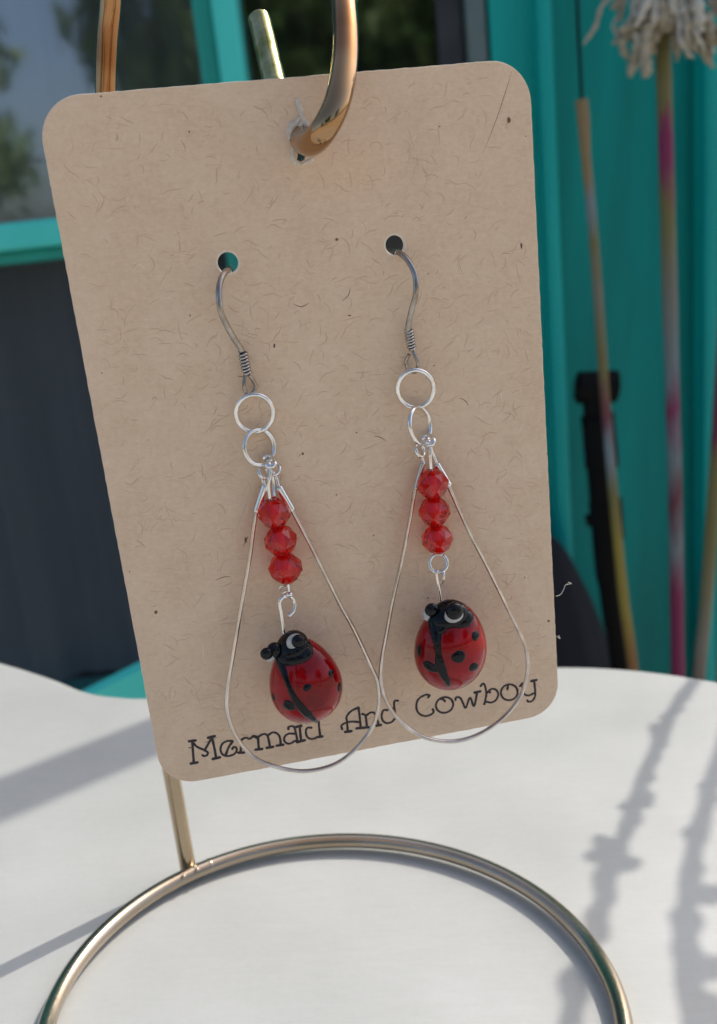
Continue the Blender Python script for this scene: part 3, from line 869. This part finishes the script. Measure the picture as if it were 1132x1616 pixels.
ladybug(e2, 711.5, 1018, 55.5, 70, -0.05, 4.3,
        [(706, 968, 33, 22, 13), (684, 968, 14, 16, 9), (722, 974, 27, 17, 9), (691, 986, 15, 15, 7)],
        [(689, 978, 15), (690, 996, 12), (692, 1016, 8), (694, 1034, 7), (697, 1050, 10), (702, 1064, 8), (707, 1076, 6), (708, 1083, 2.5)],
        [(751, 1003, 8.5, 8), (724, 1037, 12.5, 10), (661.5, 1027, 6, 9), (680, 1053, 13, 8), (748, 1053, 10, 7.5)],
        [(717, 971.5, 14.5, 717.5, 964, 13.5, 12), (679, 970, 11.5, 681.5, 962.5, 10.5, 10)], taper=0.13)

# ================================================================== the window with its curtain
YG = 0.80
# window, wall and curtains are turned about PIV to match the image's vertical lines
PIV = at_y(312, 60, YG)
LEAN = math.radians(-3.7)
ROT = Matrix.Rotation(LEAN, 3, 'Y')
def house(p):
    return ROT.inverted() @ (p - PIV) + PIV
def wx(px, py, Y=YG): return house(at_y(px, py, Y)).x
def wz(px, py, Y=YG): return house(at_y(px, py, Y)).z
def lean(o):
    o.rotation_euler = (0, LEAN, 0)
    o.location = ROT @ (Vector(o.location) - PIV) + PIV
    return o
win = empty("sash_window", (-0.25, YG, -0.30), "turquoise framed sash window with reflections in its panes behind the card", "window")
Lx0, Lx1 = -0.62, wx(312, 60)
Mx0, Mx1, Mx2 = Lx1, wx(345, 60), wx(385, 60)
Rx1 = wx(690, 60); Gx1 = wx(733, 60); Tx1 = wx(768, 60)
z_top, z_bot = 0.62, -0.30
zr1, zr0 = wz(50, 350), wz(50, 412)
for nme, b, m in (("mullion", (Mx0, Mx1, YG - 0.012, YG + 0.05, z_bot, z_top, 0.003), teal_shaded),
                  ("stile", (Mx1 + 0.0005, Mx2, YG - 0.030, YG + 0.05, z_bot, z_top, 0.004), turquoise),
                  ("meeting_rail", (Lx0, Mx0 - 0.0005, YG - 0.026, YG + 0.02, zr0 + 0.009, zr1, 0.004), turquoise),
                  ("rail_lip", (Lx0, Mx0 - 0.0005, YG - 0.014, YG + 0.02, zr0 - 0.001, zr0 + 0.0085, 0.002), teal_shaded),
                  ("top_rail", (Lx0, Tx1, YG - 0.02, YG + 0.05, z_top + 0.0005, z_top + 0.06, 0.004), turquoise),
                  ("bottom_rail", (Lx0, Tx1, YG - 0.02, YG + 0.05, z_bot - 0.06, z_bot - 0.0005, 0.004), turquoise),
                  ("side_channel", (Rx1, Gx1, YG - 0.004, YG + 0.05, z_bot, z_top, 0.003), dark_frame),
                  ("screen_frame", (Gx1 + 0.0005, Tx1 - 0.001, YG - 0.012, YG + 0.05, z_bot, z_top, 0.004), grey_frame),
                  ("stile", (Lx0 - 0.05, Lx0 - 0.0005, YG - 0.02, YG + 0.05, z_bot - 0.06, z_top + 0.06, 0.004), turquoise)):
    mk(nme, *box(*b), m, win, smooth=False)
mk("pane", *box(Lx0, Mx0 - 0.0005, YG + 0.000, YG + 0.003, zr1 - 0.004, z_top - 0.0005), glass_m, win, smooth=False)
mk("dimming_sheet", *box(Lx0, Mx0 - 0.0005, YG + 0.008, YG + 0.009, z_bot + 0.0005, zr0 + 0.004), dimming_m, win, smooth=False)
mk("pane", *box(Mx2 + 0.0005, Rx1 - 0.0005, YG + 0.000, YG + 0.003, z_bot + 0.0005, z_top - 0.0005), glass_m, win, smooth=False)
# curtain with soft folds
def cloth(name, x0, x1, z0, z1, Y, amp, mat, freq, label):
    nx, nz = 150, 24
    V, F = [], []
    for j in range(nz + 1):
        t = j / nz
        for i in range(nx + 1):
            x = x0 + (x1 - x0) * i / nx
            xs = x + 0.035 * (1 - t)            # folds drift as they fall
            y = Y + amp * (math.sin(freq * xs + 1.1) + 0.5 * math.sin(freq * 2.3 * xs + 0.4 + t) + 0.25 * math.sin(freq * 5.1 * xs + 2 * t))
            V.append(Vector((x, y, z0 + (z1 - z0) * t)))
    for j in range(nz):
        for i in range(nx):
            a = j * (nx + 1) + i
            F.append((a, a + 1, a + nx + 2, a + nx + 1))
    return tag(mk(name, V, F, mat, loc=((x0 + x1) / 2, Y, z0)), label, "curtain")
cloth("curtain", Lx0 + 0.002, Mx0 - 0.001, z_bot + 0.002, z_top - 0.002, YG + 0.045, 0.011, curtain_m, 46, "grey curtain in soft folds behind the left window panes")
cloth("curtain", Mx2 + 0.001, Rx1 - 0.001, z_bot + 0.002, z_top - 0.002, YG + 0.045, 0.004, dark_room, 55, "dark navy curtain behind the right window pane")

# ================================================================== the teal board wall
wall = empty("board_wall", (0.25, YG, -0.72), "teal painted board wall, darkened in colour for shade, behind the hanging sticks", "wall")
edges = [Tx1, wx(868, 500), wx(1103, 400), wx(1103, 400) + 0.128, 0.50, 0.58]
yo = [-0.012, 0.004, 0.0, 0.006, 0.002]
for i in range(5):
    mk("plank", *box(edges[i] + 0.0008, edges[i + 1] - 0.0008, YG + yo[i], YG + 0.035, -0.72, 1.05, 0.0035), teal_lit if i == 0 else teal_wall_m, wall, smooth=False)
for x in (edges[1], edges[2]):
    mk("batten", *box(x - 0.006, x + 0.006, YG - 0.030, YG + 0.002, -0.72, 1.05, 0.005), teal_lit, wall, smooth=False)
mk("wall_panel", *box(Lx0 - 0.6, Lx0 - 0.052, YG, YG + 0.035, -0.72, 1.05, 0.003), teal_wall_m, wall, smooth=False)
mk("wall_panel", *box(Lx0 - 0.05, Tx1, YG, YG + 0.035, -0.72, z_bot - 0.062, 0.003), teal_wall_m, wall, smooth=False)
mk("wall_panel", *box(Lx0 - 0.05, Tx1, YG, YG + 0.035, z_top + 0.062, 1.05, 0.003), teal_wall_m, wall, smooth=False)
mk("backing_board", *box(Lx0 - 0.6, 0.58, YG + 0.075, YG + 0.09, -0.72, 1.05), dark_frame, wall, smooth=False)

for o in [win, wall] + [c for c in COL.objects if c.name.startswith('curtain')]:
    lean(o)

# slanted turquoise board low behind the table, left
a, b = at_y(120, 1108, 0.46), at_y(330, 1002, 0.46)
d = (b - a).normalized(); nn = Vector((0, 1, 0)); w = d.cross(nn).normalized()
if w.z < 0: w = -w
V = []
for s in (-0.6, 3.0):
    base = a + (b - a) * s
    for yy in (0, 0.014):
        V += [base + nn * yy, base - w * 0.04 + nn * yy]
o = mk("leaning_board", V, [(0, 1, 3, 2), (4, 6, 7, 5), (0, 4, 5, 1), (2, 3, 7, 6), (0, 2, 6, 4), (1, 5, 7, 3)], turquoise, smooth=False, loc=a)
tag(o, "turquoise board slanting low behind the left side of the table", "board")

# ================================================================== painted sticks, mop, tripod, bag
def stick(name, px, Y, radii, stops, label, extra=None, group="paint daubed sticks by the teal wall"):
    pts = [at_y(x, y, Y) for x, y in px]
    root = empty(name, (pts[-1].x, pts[-1].y, -0.72), label, "stick", group)
    P = catmull(pts, 8)
    n = len(P)
    R = []
    for i in range(n):
        t = i / (n - 1) * (len(radii) - 1); k = min(int(t), len(radii) - 2); f = t - k
        R.append((radii[k] * (1 - f) + radii[k + 1] * f) * random.uniform(0.97, 1.03))
    mk("shaft", *tube(P, R, 14), painted(name + "_paint", stops, 1), root)
    return root, pts
TAN, OLV, YEL, MAG, BLU, MAR, ORG = (0.24, 0.17, 0.075), (0.15, 0.14, 0.045), (0.25, 0.20, 0.03), (0.19, 0.012, 0.075), (0.16, 0.22, 0.24), (0.13, 0.025, 0.045), (0.22, 0.10, 0.03)
GRY = (0.17, 0.17, 0.13)
s1, p1 = stick("painted_stick", [(918, 157), (921, 190), (925, 250), (934, 340), (945, 480), (956, 640), (970, 800), (984, 940), (1000, 1060), (1040, 1400)], 0.62,
           [0.0038, 0.0038, 0.0030, 0.0030, 0.0032, 0.0033, 0.0034, 0.0036, 0.0038, 0.0038],
           [(0.0, GRY), (0.28, GRY), (0.34, ORG), (0.40, YEL), (0.50, YEL), (0.56, OLV), (0.62, BLU), (0.66, MAR), (0.72, OLV), (0.80, GRY), (0.86, OLV), (0.90, BLU), (0.93, TAN), (1.0, TAN)],
           "yellow and tan painted stick hanging from a dark cord before the black tripod")
mk("hanging_cord", *tube(catmull([at_y(x, y, 0.62) for x, y in ((918, 160), (916, 110), (913, 50), (911, 0), (908, -60))], 5), 0.0011, 8), black_plastic, s1)
s2, p2 = stick("painted_stick", [(1045, -30), (1046, 60), (1050, 200), (1054, 350), (1058, 500), (1062, 650), (1066, 800), (1070, 1060), (1078, 1400)], 0.64,
           [0.0050, 0.0050, 0.0048, 0.0050, 0.0050, 0.0048, 0.0050, 0.0052, 0.0052],
           [(0.0, GRY), (0.22, MAG), (0.40, MAG), (0.45, BLU), (0.50, MAR), (0.56, BLU), (0.60, MAG), (0.64, BLU), (0.72, GRY), (0.80, OLV), (0.84, MAG), (0.87, MAG), (0.895, OLV), (1.0, OLV)],
           "painted stick with magenta patches under the yarn mop head")
s3, p3 = stick("painted_stick", [(1150, 420), (1141, 560), (1132, 700), (1122, 850), (1112, 980), (1104, 1060), (1080, 1400)], 0.60,
           [0.0040, 0.0042, 0.0042, 0.0044, 0.0044, 0.0044, 0.0044],
           [(0.0, GRY), (0.25, MAR), (0.45, GRY), (0.60, OLV), (0.72, OLV), (0.76, MAR), (0.86, MAR), (1.0, TAN)],
           "painted stick with dark red patches leaning at the right edge of the photo")
# unseen upright, added right of the table to throw its broad band of shade
bp = Vector((-0.0464, 0.1751, 0)) + SUN_H * 0.265
s4 = empty("painted_stick", (bp.x, bp.y, -0.72), "thick upright stick added unseen right of the frame to shade the table", "stick", None)
mk("shaft", *tube([Vector((bp.x, bp.y, -0.72 + 1.25 * i / 12)) for i in range(13)], 0.0078, 18), noisy("shade_stick_wood", (0.22, 0.16, 0.09), (0.34, 0.26, 0.16), 60, 0.7, stretch=(1, 1, 0.1)), s4)

# yarn mop head: cotton strands hanging over the stick's top
mc = at_y(1050, 30, 0.63)
mop = empty("mop_head", at_y(1050, 110, 0.63), "frayed cream cotton yarn mop head at the top right", "mop")
def strand(x0, y0, pts, r, mat, Y):
    P = catmull([at_y(x, y, Y + dy) for x, y, dy in pts], 6)
    n = len(P)
    rr = [r * (1.0 + 0.25 * math.sin(i * 1.7)) * (1 if i < n - 3 else 0.6) for i in range(n)]
    V, F = tube(P, rr, 7)
    return V, F
for k in range(110):
    x0 = random.gauss(1052, 30); y0 = random.uniform(-60, 30)
    side = (x0 - 1052) / 60
    L = random.uniform(45, 110) if k > 3 else 140
    dx = side * random.uniform(15, 55) + random.gauss(0, 9)
    yend = min(y0 + L, 62 + random.uniform(-15, 58) if abs(x0 + dx - 1050) > 14 else 50)
    pts = [(x0, y0, 0.0)]
    dyv = random.uniform(-0.016, 0.006)
    for t in (0.35, 0.7, 1.0):
        pts.append((x0 + dx * t ** 0.7 + random.gauss(0, 5), y0 + (yend - y0) * t + random.gauss(0, 3), dyv * math.sin(t * 2.2)))
    V, F = strand(0, 0, pts, random.uniform(0.0010, 0.0026), None, 0.63)
    mk("yarn_strand", V, F, random.choice(yarn_mats + yarn_mats[:2]), mop)
for pts in ([(1022, 40, -0.012), (1019, 62, -0.013), (1018, 85, -0.012), (1021, 108, -0.012), (1018, 122, -0.012)],
            [(1008, 50, -0.006), (1004, 80, -0.006), (998, 104, -0.005), (994, 122, -0.004)],
            [(1010, 36, -0.008), (992, 44, -0.008), (975, 47, -0.008)], [(985, -20, 0), (976, 2, 0), (966, 14, 0)],
            [(1118, 20, -0.004), (1122, 52, -0.004), (1125, 84, -0.004)], [(1098, -20, -0.012), (1102, 20, -0.014), (1107, 50, -0.012)],
            [(1030, -20, -0.013), (1016, 15, -0.016), (1003, 42, -0.014)], [(1085, 30, -0.008), (1092, 60, -0.008), (1098, 82, -0.006)]):
    V, F = strand(0, 0, pts, 0.0034 if pts[0][0] in (1022, 1098) else 0.0026, None, 0.63)
    mk("yarn_strand", V, F, yarn_mats[1] if pts[0][0] in (1098, 1118, 1030) else yarn_mats[0], mop)

# black tripod standing folded
tri = empty("folded_tripod", at_y(990, 1300, 0.68), "black folded tripod with a T shaped head standing behind the table", "tripod")
def seg(name, pts, rr, Y=0.68, fl=None, sides=16):
    return mk(name, *tube(catmull([at_y(x, y, Y) for x, y in pts], 6), rr, sides, flat=fl), black_plastic, tri)
YV = Vector((0, 1, 0))
seg("shaft", [(938, 620), (945, 700), (955, 850), (966, 960), (980, 1060), (1010, 1400)], [0.0095, 0.0102, 0.0100, 0.0085, 0.0080, 0.0080])
seg("head", [(910, 612), (918, 612), (965, 610), (974, 610)], [0.0095, 0.0122, 0.0122, 0.0095])
seg("clamp", [(943, 655), (949, 720), (951, 760)], [0.0125, 0.0128, 0.0095])
seg("clamp", [(952, 775), (956, 800), (960, 845), (962, 855)], [0.0095, 0.0128, 0.0125, 0.0098])
seg("knob", [(948, 818), (936, 820), (926, 822)], [0.0042, 0.0056, 0.0050])
# dark bag slumped beside it
bag_rings = []
prof = [(848, 846, 6), (852, 850, 26), (854, 875, 44), (857, 910, 58), (860, 950, 73), (864, 1000, 88), (868, 1050, 100), (872, 1120, 118), (874, 1250, 130), (874, 1420, 132)]
V, F = [], []
NS = 40
for x, y, hw in prof:
    c = at_y(x, y, 0.74); rx = (at_y(x + hw, y, 0.74) - c).length
    for k in range(NS):
        a = 2 * math.pi * k / NS
        wv = 1 + 0.035 * math.sin(5 * a + y * 0.02) + 0.02 * math.sin(11 * a)
        V.append(c + Vector((math.cos(a) * rx * wv, math.sin(a) * min(rx * 0.7, 0.05) * wv, 0)))
for j in range(len(prof) - 1):
    for k in range(NS):
        a, b = j * NS + k, j * NS + (k + 1) % NS
        F.append((a, b, b + NS, a + NS))
F.append(tuple(range(NS - 1, -1, -1)))
F.append(tuple(range((len(prof) - 1) * NS, len(prof) * NS)))
tag(mk("cloth_bag", V, F, navy_cloth, loc=at_y(870, 1420, 0.74)), "dark navy cloth bag slumped beside the black tripod behind the card's edge", "bag")

# ================================================================== added unseen shrub: twigs shaped to shade the table's right side
def sun_up(x, y, L):
    p = on_table(x, y)
    return p + SUN * L
shrub = empty("shade_shrub", (0.48, 0.42, -0.72), "unseen twiggy shrub added right of the table, twigs shaped to shade its top", "shrub")
tw1 = [(1150, 1000), (1105, 1062), (1062, 1122), (1036, 1180), (1012, 1240), (992, 1300), (968, 1360), (948, 1430), (928, 1500), (908, 1570), (895, 1650)]
tw2 = [(1165, 1080), (1140, 1180), (1116, 1265), (1098, 1330), (1088, 1400), (1082, 1470), (1086, 1540), (1098, 1640)]
def grow(tw, L0, L1, r0, r1):
    n = len(tw)
    P = catmull([sun_up(x, y, L0 + (L1 - L0) * i / (n - 1)) for i, (x, y) in enumerate(tw)], 6)
    m = len(P)
    R = [(r0 + (r1 - r0) * i / (m - 1)) * (1 + 0.12 * math.sin(i * 0.9)) for i in range(m)]
    start = [Vector((0.48, 0.42, -0.1)), Vector((0.47, 0.43, 0.18)), P[0].lerp(Vector((0.47, 0.43, 0.18)), 0.4) + Vector((0, 0, 0.01))]
    pre = catmull(start + [P[0]], 6)[:-1]
    mk("twig", *tube(pre + P, [0.004] * len(pre) + R, 8), twig_m, shrub)
grow(tw1, 0.21, 0.18, 0.00135, 0.0013)
grow(tw2, 0.23, 0.19, 0.0014, 0.0017)
mk("stem", *tube([Vector((0.48, 0.42, -0.72)), Vector((0.475, 0.42, -0.45)), Vector((0.48, 0.42, -0.1))], [0.009, 0.008, 0.006], 10), twig_m, shrub)
def leaf(x, y, L, dx, dy, wd):
    """a bud or leaf whose shadow centre is at the pixel; dx, dy its half length in pixels"""
    a, b = sun_up(x - dx, y - dy, L), sun_up(x + dx, y + dy, L)
    c = (a + b) / 2
    d = (b - a) / 2
    s = d.cross(SUN).normalized()
    V, F = ellipsoid(c, s * wd, SUN * wd * 0.35, d, 10, 8)
    mk("leaf", V, F, leaf_m, shrub)
for q in ((1012, 1262, 0.210, 12, 14, 0.0020), (1020, 1255, 0.210, 12, 6, 0.0014), (946, 1350, 0.210, 26, -2, 0.0018), (988, 1364, 0.210, 26, -6, 0.0018), (968, 1345, 0.210, 14, 24, 0.0022), (950, 1330, 0.210, 8, 14, 0.0014),
          (954, 1400, 0.210, 8, 34, 0.0017), (942, 1460, 0.205, 10, 30, 0.0017), (1000, 1285, 0.210, 6, 20, 0.0014), (1040, 1160, 0.215, 10, 20, 0.0015), (1120, 1258, 0.230, 12, 12, 0.0018), (1098, 1318, 0.225, 14, 14, 0.0020),
          (1120, 1412, 0.220, 26, -8, 0.0022), (1084, 1452, 0.220, 16, 22, 0.0023), (1122, 1528, 0.215, 30, -10, 0.0022), (1085, 1505, 0.215, 12, 30, 0.0021), (1112, 1590, 0.215, 26, 16, 0.0026), (1130, 1618, 0.215, 20, 14, 0.0028),
          (905, 1560, 0.205, 10, 34, 0.0019)):
    leaf(*q)
rl = random.Random(5)
for tw in (tw1, tw2):
    for a_, b_ in zip(tw[1:-1], tw[2:]):
        for _ in range(4):
            t = rl.random()
            leaf(a_[0] + (b_[0] - a_[0]) * t + rl.gauss(0, 6), a_[1] + (b_[1] - a_[1]) * t, 0.20, rl.uniform(3, 12), rl.uniform(-10, 12), rl.uniform(0.0006, 0.0013))

# ================================================================== trees behind the camera (seen mirrored in the panes and the metal)
def crown_mesh(seed, n, rx, rz, size):
    rnd = random.Random(seed)
    clumps = []
    for _ in range(34):
        while True:
            p = Vector((rnd.uniform(-1, 1), rnd.uniform(-1, 1), rnd.uniform(-1, 1)))
            if p.length < 1: break
        clumps.append((Vector((p.x * rx, p.y * rx, p.z * rz)), rnd.uniform(0.25, 0.5) * rx))
    V, F = [], []
    for i in range(n):
        c, cr = clumps[i % len(clumps)]
        p = c + Vector((rnd.gauss(0, 1), rnd.gauss(0, 1), rnd.gauss(0, 0.8))) * cr * 0.5
        q = Quaternion((rnd.gauss(0, 1), rnd.gauss(0, 1), rnd.gauss(0, 1), rnd.gauss(0, 1))).normalized()
        s = size * rnd.uniform(0.6, 1.4)
        k = len(V)
        for u, v in ((-1, 0), (0, -0.5), (1, 0), (0, 0.5)):
            V.append(p + q @ Vector((u * s, v * s, 0)))
        F.append((k, k + 1, k + 2, k + 3))
    return V, F
def tree(x, y, h, rx, seed, label):
    root = empty("broadleaf_tree", (x, y, -0.72), label, "tree", "trees mirrored in the window panes")
    rnd = random.Random(seed)
    base = Vector((x, y, -0.72))
    top = base + Vector((rnd.uniform(-0.4, 0.4), rnd.uniform(-0.3, 0.3), h * 0.75))
    P = catmull([base, base.lerp(top, 0.4) + Vector((0.15, 0, 0)), top], 6)
    mk("trunk", *tube(P, [0.22 * (1 - 0.75 * i / (len(P) - 1)) for i in range(len(P))], 10), bark_m, root)
    for k in range(7):
        s = base.lerp(top, rnd.uniform(0.4, 0.95))
        a = rnd.uniform(0, 6.28)
        e = s + Vector((math.cos(a), math.sin(a), 0.8)) * rx * rnd.uniform(0.4, 0.75)
        mk("limb", *tube([s, s.lerp(e, 0.5) + Vector((0, 0, -0.1)), e], [0.08, 0.05, 0.02], 7), bark_m, root)
    V, F = crown_mesh(seed, 4200, rx, h * 0.30, 0.10)
    c = base + Vector((0, 0, h * 0.68))
    tag(mk("crown", [v + c for v in V], F, leaf_m, root, smooth=False), kind="stuff")
for x, y, h, rx, s, lab in ((-4.4, -8.0, 3.4, 1.2, 1, "leafy tree standing far left behind the photographer"),
                            (-2.0, -9.5, 5.4, 0.9, 2, "tall leafy tree behind the photographer, left of centre"),
                            (-0.3, -8.5, 4.6, 1.1, 3, "leafy tree directly behind the photographer"),
                            (1.25, -9.0, 4.8, 1.2, 4, "broad leafy tree behind the photographer, right of centre"),
                            (7.5, -7.0, 4.2, 1.6, 5, "leafy tree standing far right behind the photographer")):
    tree(x, y, h, rx, s, lab)
